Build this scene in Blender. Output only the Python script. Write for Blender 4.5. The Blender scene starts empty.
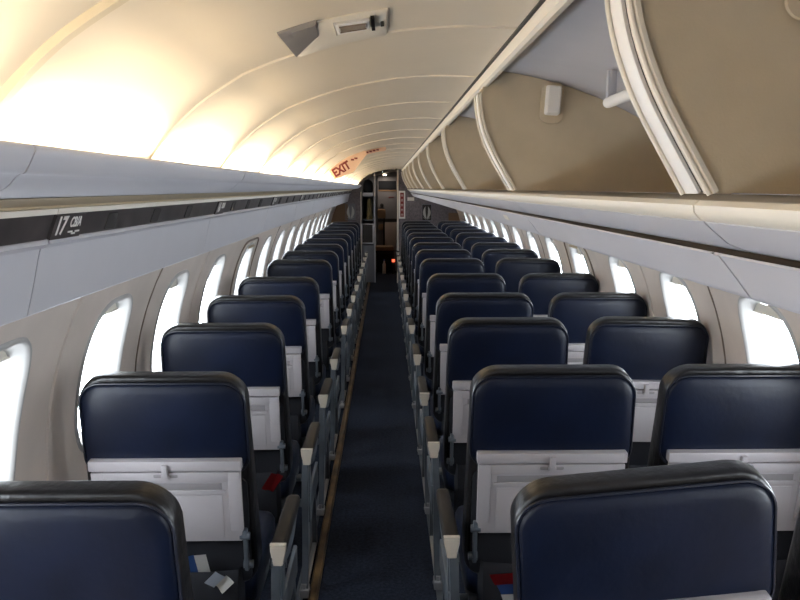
import bpy, bmesh, math, random
from mathutils import Vector, Matrix
random.seed(7)
PI = math.pi
COL = bpy.context.scene.collection
CX, CZ = 0.16, 0.77          # centre of the round cabin section
RC, RW, RB = 1.083, 1.08, 1.10
CAMZ = 1.55
MOD = 1.33                   # length of one overhead module

# ------------------------------------------------------------------ materials
def mat(name, col, rough=0.5, metal=0.0, noise=0.0, nscale=20, bump=0.0, bscale=150, emis=None, estr=0, spec=0.5, coat=0, col2=None):
    m = bpy.data.materials.new(name); m.use_nodes = True
    nt = m.node_tree; b = nt.nodes['Principled BSDF']
    b.inputs['Base Color'].default_value = (*col, 1)
    b.inputs['Roughness'].default_value = rough
    b.inputs['Metallic'].default_value = metal
    b.inputs['Specular IOR Level'].default_value = spec
    b.inputs['Coat Weight'].default_value = coat
    tc = nt.nodes.new('ShaderNodeTexCoord')
    if noise or col2:
        n = nt.nodes.new('ShaderNodeTexNoise'); n.inputs['Scale'].default_value = nscale
        n.inputs['Detail'].default_value = 5
        nt.links.new(tc.outputs['Object'], n.inputs['Vector'])
        r = nt.nodes.new('ShaderNodeValToRGB')
        c2 = col2 if col2 else tuple(max(0, c*(1-noise)) for c in col)
        r.color_ramp.elements[0].position = 0.35; r.color_ramp.elements[0].color = (*c2, 1)
        r.color_ramp.elements[1].position = 0.65; r.color_ramp.elements[1].color = (*col, 1)
        nt.links.new(n.outputs['Fac'], r.inputs['Fac'])
        nt.links.new(r.outputs['Color'], b.inputs['Base Color'])
    if bump:
        n2 = nt.nodes.new('ShaderNodeTexNoise'); n2.inputs['Scale'].default_value = bscale
        n2.inputs['Detail'].default_value = 4
        nt.links.new(tc.outputs['Object'], n2.inputs['Vector'])
        bp = nt.nodes.new('ShaderNodeBump'); bp.inputs['Strength'].default_value = bump
        bp.inputs['Distance'].default_value = 0.01
        nt.links.new(n2.outputs['Fac'], bp.inputs['Height'])
        nt.links.new(bp.outputs['Normal'], b.inputs['Normal'])
    if emis:
        b.inputs['Emission Color'].default_value = (*emis, 1)
        b.inputs['Emission Strength'].default_value = estr
    return m

M = {}
M['ceiling'] = mat('ceiling plastic', (0.70, 0.62, 0.50), 0.33, noise=0.04, nscale=4)
M['rib'] = mat('ceiling joint', (0.60, 0.52, 0.38), 0.45)
M['ribdark'] = mat('ceiling joint shade', (0.30, 0.25, 0.18), 0.5)
M['wall'] = mat('sidewall liner', (0.64, 0.56, 0.495), 0.5, noise=0.10, nscale=5)
M['reveal'] = mat('window frame', (0.40, 0.39, 0.375), 0.4)
M['lilac'] = mat('grey lilac plastic', (0.50, 0.495, 0.53), 0.42, noise=0.04, nscale=5)
M['cream'] = mat('cream plastic', (0.70, 0.65, 0.56), 0.4)
M['gold'] = mat('tan strip', (0.42, 0.33, 0.20), 0.5)
M['binside'] = mat('bin divider laminate', (0.56, 0.475, 0.345), 0.5, noise=0.12, nscale=9, bump=0.05, bscale=300)
M['binback'] = mat('bin liner', (0.47, 0.47, 0.51), 0.45, noise=0.05, nscale=8)
M['rail'] = mat('smoked service panel', (0.060, 0.048, 0.046), 0.38, noise=0.5, nscale=14)
M['dark'] = mat('dark gap', (0.02, 0.016, 0.014), 0.6)
M['seam'] = mat('panel seam', (0.22, 0.17, 0.13), 0.7)
M['white'] = mat('white print', (0.75, 0.73, 0.70), 0.5)
M['navy'] = mat('navy leather', (0.0038, 0.0075, 0.023), 0.38, noise=0.35, nscale=9, bump=0.07, bscale=55, spec=0.30)
M['black'] = mat('black leather', (0.007, 0.006, 0.0065), 0.33, noise=0.4, nscale=14, bump=0.30, bscale=30, spec=0.5)
M['piping'] = mat('seat piping', (0.008, 0.010, 0.02), 0.35)
M['tray'] = mat('tray plastic', (0.37, 0.345, 0.355), 0.45, noise=0.03, nscale=12)
M['traydk'] = mat('tray recess', (0.22, 0.205, 0.21), 0.5)
M['pad'] = mat('armrest pad', (0.013, 0.010, 0.008), 0.48, noise=0.3, nscale=30, spec=.35)
M['cap'] = mat('armrest cap', (0.48, 0.43, 0.36), 0.4)
M['metal'] = mat('painted seat frame', (0.13, 0.15, 0.175), 0.36, metal=0.3, noise=0.25, nscale=14)
M['steel'] = mat('bright fitting', (0.42, 0.42, 0.43), 0.3, metal=0.7)
M['track'] = mat('brown worn floor strip', (0.20, 0.125, 0.055), 0.35, metal=0.4, col2=(0.05, 0.03, 0.015), nscale=7)
M['carpet'] = mat('navy carpet', (0.026, 0.034, 0.056), 0.95, noise=0.45, nscale=70, bump=0.6, bscale=500, spec=0.1)
M['cloth'] = mat('seat pocket cloth', (0.008, 0.009, 0.014), 0.8)
M['bulk'] = mat('bulkhead fabric', (0.20, 0.175, 0.19), 0.8, noise=0.35, nscale=45)
M['brown'] = mat('brown panel', (0.17, 0.10, 0.055), 0.6)
M['galley'] = mat('galley grey', (0.16, 0.165, 0.19), 0.5)
M['doorpl'] = mat('flight deck door', (0.22, 0.205, 0.22), 0.5)
M['pink'] = mat('pale pink panel', (0.52, 0.42, 0.38), 0.5)
M['tan'] = mat('tan leather', (0.30, 0.18, 0.10), 0.6)
M['red'] = mat('red print', (0.26, 0.008, 0.012), 0.4)
M['blue'] = mat('blue print', (0.05, 0.12, 0.35), 0.4)
M['paper'] = mat('glossy paper', (0.55, 0.60, 0.68), 0.3)
M['signred'] = mat('sign red', (0.22, 0.02, 0.015), 0.5)
M['sign'] = mat('lit sign face', (0.72, 0.50, 0.34), 0.5, emis=(0.9, 0.5, 0.28), estr=0.15)
M['lens'] = mat('grey sign lens', (0.20, 0.19, 0.19), 0.3)
M['lamp'] = mat('lamp tube', (1, 0.9, 0.7), 0.5, emis=(1, 0.80, 0.52), estr=4)
M['spot'] = mat('lit lamp', (1, 0.9, 0.7), 0.5, emis=(1, 0.85, 0.65), estr=6)
M['redlamp'] = mat('red lamp', (0.8, 0.1, 0.05), 0.5, emis=(1, 0.12, 0.05), estr=2.5)
M['olive'] = mat('olive cloth', (0.16, 0.12, 0.05), 0.8)
M['feather'] = mat('pale embroidery', (0.45, 0.45, 0.42), 0.7)

def glass():
    m = bpy.data.materials.new('cabin window glass'); m.use_nodes = True
    nt = m.node_tree; nt.nodes.clear()
    o = nt.nodes.new('ShaderNodeOutputMaterial'); mx = nt.nodes.new('ShaderNodeMixShader')
    t = nt.nodes.new('ShaderNodeBsdfTransparent'); g = nt.nodes.new('ShaderNodeBsdfGlossy')
    g.inputs['Roughness'].default_value = 0.03
    t.inputs['Color'].default_value = (0.93, 0.95, 0.97, 1)
    mx.inputs['Fac'].default_value = 0.06
    nt.links.new(t.outputs[0], mx.inputs[1]); nt.links.new(g.outputs[0], mx.inputs[2])
    nt.links.new(mx.outputs[0], o.inputs['Surface'])
    return m
M['glass'] = glass()

# ------------------------------------------------------------------ helpers
def link(name, bm, m, parent=None, smooth=40, loc=None):
    bmesh.ops.recalc_face_normals(bm, faces=bm.faces)
    me = bpy.data.meshes.new(name); bm.to_mesh(me); bm.free()
    for p in me.polygons: p.use_smooth = True
    me.set_sharp_from_angle(angle=math.radians(smooth))
    for k in (m if isinstance(m, (list, tuple)) else [m]): me.materials.append(M[k])
    o = bpy.data.objects.new(name, me); COL.objects.link(o)
    if parent: o.parent = parent
    if loc: o.location = loc
    return o
def empty(name, loc=(0, 0, 0), rz=0):
    o = bpy.data.objects.new(name, None); COL.objects.link(o)
    o.location = loc; o.rotation_euler = (0, 0, rz); o.empty_display_size = 0.1
    return o
def tag(o, label, cat, group=None):
    o['label'] = label; o['category'] = cat
    if group: o['group'] = group
    return o
def struct(o):
    o['kind'] = 'structure'; return o
def copy_tree(o, parent=None):
    c = o.copy(); COL.objects.link(c); c.parent = parent
    for ch in list(o.children): copy_tree(ch, c)
    return c
def box(bm, x0, x1, y0, y1, z0, z1, bev=0.0, mt=None, mi=0):
    b = bmesh.new()
    bmesh.ops.create_cube(b, size=1)
    for v in b.verts:
        v.co = Vector(((x0+x1)/2+v.co.x*(x1-x0), (y0+y1)/2+v.co.y*(y1-y0), (z0+z1)/2+v.co.z*(z1-z0)))
    if bev: bmesh.ops.bevel(b, geom=b.edges[:], offset=bev, segments=2, affect='EDGES', profile=0.6)
    if mt: b.transform(mt)
    merge(bm, b, mi)
def merge(bm, b, mi=0):
    vm = {}
    for v in b.verts: vm[v] = bm.verts.new(v.co)
    for f in b.faces:
        nf = bm.faces.new([vm[v] for v in f.verts]); nf.material_index = mi
    b.free()
def loft(bm, loops, caps=(True, True), closed=True, mi=0):
    rs = [[bm.verts.new(p) for p in l] for l in loops]
    n = len(rs[0])
    for a, b in zip(rs, rs[1:]):
        for i in range(n if closed else n-1):
            j = (i+1) % n
            bm.faces.new((a[i], a[j], b[j], b[i])).material_index = mi
    if caps[0]: bm.faces.new(list(reversed(rs[0]))).material_index = mi
    if caps[1]: bm.faces.new(rs[-1]).material_index = mi
def rr(w, h, r, n=6):
    """rounded rectangle outline, centred, counter-clockwise"""
    pts = []
    r = max(min(r, w/2-1e-4, h/2-1e-4), 1e-4)
    for cx, cy, a0 in ((w/2-r, h/2-r, 0), (-w/2+r, h/2-r, PI/2), (-w/2+r, -h/2+r, PI), (w/2-r, -h/2+r, 1.5*PI)):
        for i in range(n+1):
            a = a0+PI/2*i/n
            pts.append((cx+r*math.cos(a), cy+r*math.sin(a)))
    return pts
def tube(bm, pts, r, n=8, closed=False, mi=0, up=None):
    pts = [Vector(p) for p in pts]; N = len(pts); loops = []
    fix = up is not None; up = Vector(up or (0, 0, 1))
    for i, p in enumerate(pts):
        if closed: t = pts[(i+1) % N]-pts[i-1]
        else: t = pts[min(i+1, N-1)]-pts[max(i-1, 0)]
        t.normalize()
        u = up if fix or abs(t.dot(up)) < 0.9 else Vector((0, 1, 0))
        a = t.cross(u).normalized(); b = t.cross(a).normalized()
        loops.append([p+a*r*math.cos(2*PI*k/n)+b*r*math.sin(2*PI*k/n) for k in range(n)])
    if closed:
        loops.append(loops[0]); loft(bm, loops, (False, False), mi=mi)
        bmesh.ops.remove_doubles(bm, verts=bm.verts, dist=1e-6)
    else: loft(bm, loops, mi=mi)
def extrude_y(bm, prof, y0, y1, closed=True, caps=True, mi=0, ny=1):
    loops = [[(x, y0+(y1-y0)*k/ny, z) for x, z in prof] for k in range(ny+1)]
    loft(bm, loops, (caps and closed, caps and closed), closed, mi)
def extrude_x(bm, prof, x0, x1, mi=0):
    loft(bm, [[(x0, y, z) for y, z in prof], [(x1, y, z) for y, z in prof]], mi=mi)
def arc(r, a0, a1, n):
    """angles measured from straight up, positive to the right"""
    return [(CX+r*math.sin(a0+(a1-a0)*i/n), CZ+r*math.cos(a0+(a1-a0)*i/n)) for i in range(n+1)]
def ang(x, r): return math.asin((x-CX)/r)
def cyl(bm, p0, p1, r, n=16, mi=0): tube(bm, [p0, p1], r, n, mi=mi)
def text_mesh(s, size, depth, xform, name, m, parent=None, sx=1.0, bold=0):
    cu = bpy.data.curves.new('text', 'FONT'); cu.body = s; cu.size = size; cu.extrude = depth; cu.offset = bold
    cu.align_x = 'CENTER'; cu.align_y = 'CENTER'
    t = bpy.data.objects.new('text', cu); COL.objects.link(t)
    dg = bpy.context.evaluated_depsgraph_get(); dg.update()
    me = bpy.data.meshes.new_from_object(t.evaluated_get(dg))
    bpy.data.objects.remove(t)
    me.transform(xform @ Matrix.Diagonal((sx, 1, 1, 1)))
    me.materials.clear(); me.materials.append(M[m])
    o = bpy.data.objects.new(name, me); COL.objects.link(o)
    if parent: o.parent = parent
    return o
def frame_mat(origin, ex, ey):
    ex = Vector(ex).normalized(); ey = Vector(ey).normalized(); ez = ex.cross(ey).normalized(); ey = ez.cross(ex)
    m = Matrix((ex, ey, ez)).transposed().to_4x4(); m.translation = Vector(origin); return m

YB, YE = -1.62, 13.1          # rear end of the shell, cabin bulkhead
YF = 15.0                    # forward end wall

# ------------------------------------------------------------------ floor
def wx(z, side, r=RW):
    return CX+side*math.sqrt(max(r*r-(z-CZ)**2, 0))
bm = bmesh.new(); box(bm, -0.66, 0.98, YB, YF+.6, -0.06, 0.0)
struct(link('floor', bm, 'carpet'))
# strips in the floor beside the aisle
bm = bmesh.new()
extrude_y(bm, [(-.298, 0), (-.262, 0), (-.262, .010), (-.270, .018), (-.290, .018), (-.298, .010)], YB, YE)
struct(link('trim_1', bm, 'track'))
for n, x in ((2, .205), (3, -.335), (4, 0.70), (5, -.56)):
    bm = bmesh.new()
    extrude_y(bm, [(x-.014, 0), (x+.014, 0), (x+.014, .008), (x+.006, .012), (x-.006, .012), (x-.014, .008)], YB, YE)
    struct(link('trim_%d' % n, bm, 'metal'))
TR = 6

# ------------------------------------------------------------------ side walls with windows
fwd = [-1.20, -.43, .34, 1.10, 1.88, 2.64, 3.40, 4.18, 5.07, 5.86, 6.63, 7.39, 8.16, 8.92, 9.69, 10.45, 11.22, 11.98]
WCS = {-1: [y-.162 for y in fwd], 1: [y-.205 for y in fwd]}
HA, HB, ZC0 = .188, .238, .978
def se(a, b, th, n=3.4):
    c, s = abs(math.cos(th)), abs(math.sin(th))
    return ((c/a)**n+(s/b)**n)**(-1/n)
def wallp(y, z, side, off=0):
    r = RW+off; zz = z
    base = Vector((wx(z, side), y, z)); nrm = Vector((base.x-CX, 0, base.z-CZ)).normalized()
    return base+nrm*off
Z0, Z1 = 0.70, 1.25
def side_wall(side, name):
    WC = WCS[side]
    bm = bmesh.new()
    edges = [YB]+[(a+b)/2 for a, b in zip(WC, WC[1:])]+[YE]
    zs_low = [-.05+i*(Z0+.05)/10 for i in range(11)]
    zs_up = [Z1+i*(1.40-Z1)/3 for i in range(4)]
    for k, yc in enumerate(WC):
        y0, y1 = edges[k], edges[k+1]
        zc = ZC0
        th = set(2*PI*i/56 for i in range(56))
        for cy, cz in ((y0, Z0), (y1, Z0), (y0, Z1), (y1, Z1)): th.add(math.atan2(cz-zc, cy-yc) % (2*PI))
        th = sorted(th)
        inner, outer = [], []
        for t in th:
            r = se(HA, HB, t); inner.append((yc+r*math.cos(t), zc+r*math.sin(t)))
            c, s = math.cos(t), math.sin(t)
            q = []
            if c > 1e-9: q.append((y1-yc)/c)
            if c < -1e-9: q.append((y0-yc)/c)
            if s > 1e-9: q.append((Z1-zc)/s)
            if s < -1e-9: q.append((Z0-zc)/s)
            r = min(q); outer.append((yc+r*c, zc+r*s))
        loops = []
        for f in (0, .06, .2, .4, .7, 1):
            loops.append([wallp(a[0]*(1-f)+b[0]*f, a[1]*(1-f)+b[1]*f, side) for a, b in zip(inner, outer)])
        loft(bm, loops, (False, False))
    for zs in (zs_low, zs_up):
        loft(bm, [[wallp(y, z, side) for y in (YB, YE)] for z in zs], (False, False), False)
    # smooth liner ahead of the bulkhead
    loft(bm, [[wallp(y, z, side) for y in (YE, YF)] for z in [-.05+i*1.9/24 for i in range(25)]], (False, False), False)
    bmesh.ops.remove_doubles(bm, verts=bm.verts, dist=1e-5)
    return struct(link(name, bm, 'wall'))
side_wall(-1, 'wall_left'); side_wall(1, 'wall_right')

def window_proto(side):
    """built round yc = 0"""
    bm = bmesh.new(); th = [2*PI*i/56 for i in range(56)]
    loops = []
    for a, b, off in ((HA+.004, HB+.004, .001), (HA, HB, -.006), (HA-.008, HB-.008, -.006), (HA-.014, HB-.014, .004), (HA-.044, HB-.042, .038), (HA-.050, HB-.046, .048)):
        loops.append([wallp(se(a, b, t)*math.cos(t), ZC0+se(a, b, t)*math.sin(t), side, off) for t in th])
    loft(bm, loops, (False, False))
    o = struct(link('window_proto', bm, 'reveal', smooth=60))
    bm = bmesh.new(); a, b = HA-.047, HB-.045; rows = []
    cv = [bm.verts.new(wallp(0, ZC0, side, .045))]
    prev = None
    for f in (.33, .66, 1.04):
        ring = [bm.verts.new(wallp(f*se(a, b, t)*math.cos(t), ZC0+f*se(a, b, t)*math.sin(t), side, .045)) for t in th]
        for i in range(len(th)):
            j = (i+1) % len(th)
            if prev: bm.faces.new((prev[i], prev[j], ring[j], ring[i]))
            else: bm.faces.new((cv[0], ring[i], ring[j]))
        prev = ring
    link('pane', bm, 'glass', o)
    return o
def shade(o, side, drop):
    """the blind, pushed up so only its lower end shows at the top of the window"""
    bm = bmesh.new(); a, b = HA-.036, HB-.036
    zb = ZC0+b-drop; rows = []
    for f in range(7):
        z = zb+(b+ZC0-.004-zb)*f/6
        q = max(1-((z-ZC0)/b)**3.4, 0.02)**(1/3.4)
        w = a*q
        rows.append([wallp(w*u, z, side, .030) for u in [-1+i/6 for i in range(13)]])
    loft(bm, rows, (False, False), False)
    w = HA-.045
    tube(bm, [wallp(-w*.95+i*w*1.9/6, zb, side, .029) for i in range(7)], .0035, 6)
    return link('shade', bm, 'cream', o)
n = 1
for side in (-1, 1):
    WC = WCS[side]; proto = window_proto(side)
    for k, yc in enumerate(WC):
        o = copy_tree(proto) if k else proto
        o.name = 'window_%d' % n; n += 1
        o.location = (0, yc, 0)
    for k in range(len(WC)):
        pass
    objs = [o for o in COL.objects if o.name.startswith('window_') and (o.data.vertices[0].co.x < 0) == (side < 0)]
    for i, o in enumerate(objs):
        shade(o, side, random.choice([.030, .036, .045, .028]))

# portals: the openings through which the sky lights the cabin
for side in (-1, 1):
    for yc in WCS[side]:
        L = bpy.data.lights.new('window_portal', 'AREA'); L.shape = 'RECTANGLE'; L.size = .30; L.size_y = .40
        L.cycles.is_portal = True
        o = bpy.data.objects.new('window_portal', L); COL.objects.link(o)
        p = wallp(yc, ZC0, side, .060); o.location = p
        nr = Vector((CX-p.x, 0, CZ-p.z)).normalized()
        ez = -nr; ex = Vector((0, 1, 0)); ey = ez.cross(ex)
        m = Matrix((ex, ey, ez)).transposed().to_4x4(); m.translation = p; o.matrix_world = m

# wall joints: a thin dark joint or a soft ridge between windows
def wall_strip(y, side, w, z0, z1, m, off=-.003):
    global TR
    bm = bmesh.new(); N = 14
    loops = []
    for i in range(N+1):
        z = z0+(z1-z0)*i/N
        loops.append([wallp(y-w/2, z, side, .004), wallp(y-w/2*.6, z, side, off), wallp(y+w/2*.6, z, side, off), wallp(y+w/2, z, side, .004)])
    loft(bm, loops)
    struct(link('trim_%d' % TR, bm, m)); TR += 1
for side in (-1, 1):
    WC = WCS[side]
    for i, (a, b) in enumerate(zip(WC, WC[1:])):
        y = (a+b)/2
        if a < 5.0 < b or a < 4.5 < b: continue
        if i % 2 == 1: wall_strip(y-.0, side, .010, .05, 1.30, 'seam')
        else: wall_strip(y, side, .020, .05, 1.30, 'wall', -.005)
# emergency exit hatches: outline joint round the window behind the wing
for n_, side in ((1, -1), (2, 1)):
    yc = WCS[side][8]; bm = bmesh.new(); pts = []
    for i in range(60):
        t = 2*PI*i/60; r = se(.30, .44, t, 7)
        pts.append(wallp(yc+r*math.cos(t), .80+r*math.sin(t), side, -.002))
    tube(bm, pts, .006, 6, closed=True, up=(1, 0, 0))
    pts2 = [wallp(yc+(se(.275, .415, 2*PI*i/60, 7))*math.cos(2*PI*i/60), .80+se(.275, .415, 2*PI*i/60, 7)*math.sin(2*PI*i/60), side, 0) for i in range(60)]
    tube(bm, pts2, .004, 6, closed=True, mi=1, up=(1, 0, 0))
    struct(link('door_%d' % n_, bm, ['seam', 'cream']))
    d = COL.objects['door_%d' % n_]
    bm = bmesh.new()
    p = wallp(yc, 1.215-.012, side, -.004)
    box(bm, -.004, .004, -.10, .10, -.014, .014, .002, Matrix.Translation(p) @ Matrix.Rotation(side*.38, 4, 'Y'))
    link('handle_cover', bm, 'gold', d)

# ------------------------------------------------------------------ ceiling
aL, aR = ang(-.27, RC), ang(.262, RC)
def bez(pts, n=14):
    P = [pts[0]]+list(pts)+[pts[-1]]; out = []
    for i in range(1, len(P)-2):
        for k in range(n):
            t = k/n; r = []
            for c in (0, 1):
                p0, p1, p2, p3 = P[i-1][c], P[i][c], P[i+1][c], P[i+2][c]
                r.append(.5*((2*p1)+(-p0+p2)*t+(2*p0-5*p1+4*p2-p3)*t*t+(-p0+3*p1-3*p2+p3)*t**3))
            out.append(tuple(r))
    out.append(pts[-1]); return out
low_left = bez([(-.486, 1.535), (-.476, 1.565), (-.447, 1.613), (-.400, 1.668), (-.344, 1.717), arc(RC, aL, aL, 1)[0]], 4)[:-1]
CPROF = low_left+arc(RC, aL, aR, 30)
def offs(pr, d):
    out = []
    for i, (x, z) in enumerate(pr):
        a = pr[max(i-1, 0)]; b = pr[min(i+1, len(pr)-1)]; t = Vector((b[0]-a[0], b[1]-a[1])).normalized()
        out.append((x-t.y*d, z+t.x*d))
    return out
bm = bmesh.new()
extrude_y(bm, CPROF+list(reversed(offs(CPROF, .015))), YB, YE+.04)
struct(link('ceiling', bm, 'ceiling'))
ribY = [.90+.665*k for k in range(-5, 19)]
for i, y in enumerate(ribY):
    if y < YB+.1: continue
    bm = bmesh.new(); prof = CPROF[3:-1]
    big = abs(y-.90) < .01
    wd = .018 if big else .010; dp = .007 if big else .0035
    loops = []
    for (x, z), (xo, zo) in zip(prof, offs(prof, 1)):
        u = Vector((xo-x, 0, zo-z)); p = Vector((x, y, z))
        loops.append([p+u*.004+Vector((0, -wd, 0)), p-u*dp+Vector((0, -wd*.45, 0)), p-u*dp+Vector((0, wd*.45, 0)), p+u*.004+Vector((0, wd, 0))])
    loft(bm, loops)
    struct(link('trim_%d' % TR, bm, 'rib' if big else 'ceiling')); TR += 1
# the upper shell behind bins and service panels (closes the cabin)
bm = bmesh.new()
a0 = math.asin((wx(1.38, 1)-CX)/1.12)
extrude_y(bm, arc(1.125, -1.08, 1.08, 40), YB, YF, closed=False)
struct(link('wall_crown', bm, 'dark'))
bm = bmesh.new(); box(bm, -1.1, 1.4, YB-.05, YB, -.1, 2.0); struct(link('wall_rear', bm, 'galley'))

# rail along the ceiling, above the bins
bm = bmesh.new()
extrude_y(bm, [(.2525, 1.850), (.2545, 1.832), (.2555, 1.822), (.262, 1.817), (.272, 1.818), (.279, 1.826), (.282, 1.855), (.28, 1.875), (.262, 1.87)], YB, YE)
struct(link('trim_%d' % TR, bm, 'cream')); TR += 1
bm = bmesh.new()
extrude_y(bm, [(.2485, 1.8515), (.2485, 1.8455), (.2535, 1.843), (.256, 1.8515)], YB, YE)
struct(link('trim_%d' % TR, bm, 'dark')); TR += 1

# ------------------------------------------------------------------ right: open overhead bins
def bez(pts, n=14):
    """smooth curve through points (Catmull-Rom)"""
    P = [pts[0]]+list(pts)+[pts[-1]]; out = []
    for i in range(1, len(P)-2):
        for k in range(n):
            t = k/n; r = []
            for c in (0, 1):
                p0, p1, p2, p3 = P[i-1][c], P[i][c], P[i+1][c], P[i+2][c]
                r.append(.5*((2*p1)+(-p0+p2)*t+(2*p0-5*p1+4*p2-p3)*t*t+(-p0+3*p1-3*p2+p3)*t**3))
            out.append(tuple(r))
    out.append(pts[-1]); return out
front = bez([(.252, 1.802), (.257, 1.75), (.270, 1.70), (.291, 1.65), (.319, 1.60), (.352, 1.545)], 4)
def bin_unit():
    """one bin, from y = 0 to MOD (rear to front)"""
    root = empty('overhead_bin')
    g0, g1 = .009, MOD-.009
    aT, aBt = ang(.285, RB), ang(.955, RB)
    # liner: curved roof and back
    bm = bmesh.new()
    A = arc(RB, aT, aBt, 24)
    extrude_y(bm, A+list(reversed(arc(RB+.012, aT, aBt, 24))), g0+.002, g1-.002)
    link('liner', bm, 'binback', root)
    bm = bmesh.new(); box(bm, .360, .952, g0+.002, g1-.002, 1.522, 1.533, .001)
    link('shelf', bm, 'binside', root)
    for y0, y1 in ((g0, g0+.040), (g1-.028, g1)):
        bm = bmesh.new()
        Ai = arc(RB-.0015, ang(.272, RB), ang(.945, RB), 20)
        f = [(x+.004, z) for x, z in front]
        poly = list(reversed(f))+Ai+[(.945, 1.534)]
        extrude_y(bm, poly, y0+.005, y1-.005)
        link('end_panel', bm, 'binside', root)
        # edge moulding
        bm = bmesh.new(); loops = []
        for i, (x, z) in enumerate(front):
            p = front[max(i-1, 0)]; q = front[min(i+1, len(front)-1)]
            t = Vector((q[0]-p[0], 0, q[1]-p[1])).normalized(); nn = Vector((t.z, 0, -t.x))
            if nn.x > 0: nn = -nn
            c = Vector((x, 0, z)); Y = Vector((0, 1, 0))
            loops.append([c-nn*.004+Y*y0, c+nn*.001+Y*y0, c+nn*.003+Y*(y0+.003), c+nn*.003+Y*(y1-.003), c+nn*.001+Y*y1, c-nn*.004+Y*y1])
        loft(bm, loops)
        e = link('edge_moulding', bm, 'white' if y0 == g0 else 'cream', root)
        bm = bmesh.new(); yb = y1-.004 if y0 == g0 else y0+.004
        tube(bm, [(x-.005, yb, z-.002) for x, z in front], .0032, 8, up=(0, 1, 0))
        link('edge_bead', bm, 'cream', e)
    for ya, yb in ((.0003, g0+.004), (g1-.004, MOD-.0003)):  # dark filler standing in for the shade in the gap between bins
        bm = bmesh.new(); loops = []
        for x, z in front: loops.append([(x+.003, ya, z), (x+.012, ya, z), (x+.012, yb, z), (x+.003, yb, z)])
        loft(bm, loops); link('gap_shade_fill', bm, 'dark', root)
    # lip and fascia
    bm = bmesh.new()
    extrude_y(bm, [(.343, 1.531), (.349, 1.5365), (.375, 1.5365), (.385, 1.530), (.385, 1.51), (.360, 1.512), (.351, 1.515), (.344, 1.523)], .002, MOD-.002)
    link('lip', bm, 'cream', root)
    bm = bmesh.new()
    extrude_y(bm, [(.356, 1.512), (.360, 1.518), (.385, 1.512), (.415, 1.484), (.410, 1.478), (.384, 1.488), (.366, 1.503)], .003, MOD-.003)
    link('fascia', bm, 'lilac', root)
    # striker on the forward end panel, in a shallow rounded mount
    yf = g1-.030
    bm = bmesh.new()
    t = Matrix.Translation((.446, yf, 1.797)) @ Matrix.Rotation(PI/2, 4, 'X') @ Matrix.Rotation(-.06, 4, 'Z')
    b = bmesh.new(); loft(b, [[(x, y, 0) for x, y in rr(.062, .108, .02)], [(x, y, .003) for x, y in rr(.060, .106, .02)]]); b.transform(t @ Matrix.Translation((0, -.022, 0))); merge(bm, b)
    o = link('striker_mount', bm, 'binside', root)
    bm = bmesh.new(); b = bmesh.new()
    loft(b, [[(x, y, 0) for x, y in rr(.040, .078, .006)], [(x, y, .020) for x, y in rr(.038, .074, .006)], [(x, y, .025) for x, y in rr(.030, .066, .004)]])
    b.transform(t @ Matrix.Translation((0, -.016, .002))); merge(bm, b)
    link('striker', bm, 'white', o)
    # stay tube along the roof
    bm = bmesh.new(); cyl(bm, (.505, .030, 1.742), (.505, .96, 1.742), .0125, 14)
    s = link('stay_tube', bm, 'white', root)
    bm = bmesh.new(); cyl(bm, (.505, .96, 1.742), (.505, .97, 1.742), .007, 12)
    box(bm, .495, .515, .93, .945, 1.75, 1.810, .002)
    link('bracket', bm, 'binback', s)
    return root
ordn = ['nearest', 'second', 'third', 'fourth', 'fifth', 'sixth', 'seventh', 'eighth', 'ninth', 'tenth', 'eleventh', 'twelfth', 'thirteenth', 'fourteenth']
b0 = bin_unit(); nb = 0
for k in range(-1, 10):
    y = .892+MOD*(k-1)
    if y+MOD > YE+.05: break
    o = b0 if k == -1 else copy_tree(b0)
    o.location = (0, y, 0)
    i = k    # k = 0 is the one beside the camera
    lab = ('open overhead bin beside the camera showing only its tan front end wall' if k == 0 else
           'open overhead bin behind the camera position' if k < 0 else
           'open overhead bin on the right with white stay tube and latch, second from the camera' if k == 1 else
           'open tan and grey overhead bin on the right, %s from the camera' % ordn[k])
    tag(o, lab, 'overhead bin', 'open overhead bins along the right')
LASTBIN = .892+MOD*9
# bare end panel ahead of the last bin
bm = bmesh.new(); box(bm, .26, .98, LASTBIN-.2, YE, 1.50, 1.545, .002)
# right service panels below the bins
def right_panel():
    bm = bmesh.new()
    prof = bez([(.389, 1.4720), (.391, 1.4745), (.396, 1.4710), (.406, 1.459), (.424, 1.437), (.437, 1.420)], 4)
    prof += [(.450, 1.414), (1.04, 1.33), (1.04, 1.345), (.46, 1.43), (.42, 1.465)]
    extrude_y(bm, prof, .003, MOD-.003)
    root = link('service_panel', bm, 'lilac')
    bm = bmesh.new()
    cyl(bm, (.62, .3, 1.392), (.62, .3, 1.375), .022)
    cyl(bm, (.62, .38, 1.392), (.62, .38, 1.375), .018)
    link('air_nozzle', bm, 'cream', root)
    return root
r0 = right_panel()
for k in range(-1, 10):
    o = r0 if k == -1 else copy_tree(r0)
    o.location = (0, .945+MOD*(k-1), 0)
    if k == 9: o.scale.y = (YE-o.location.y)/MOD
    lab = ('pale grey service panel under the bins behind the camera' if k < 0 else
           'pale grey service panel under the open bin at the right edge, nearest the camera' if k == 0 else
           'pale grey service panel under the right bins, %s from the camera' % ordn[k])
    tag(o, lab, 'service panel', 'service panels under the right bins')
# dark channel behind the gap between fascia and service panels
bm = bmesh.new(); extrude_y(bm, [(.415, 1.50), (.43, 1.50), (.43, 1.462), (.415, 1.468)], YB, YE)
struct(link('trim_%d' % TR, bm, 'dark')); TR += 1
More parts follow.
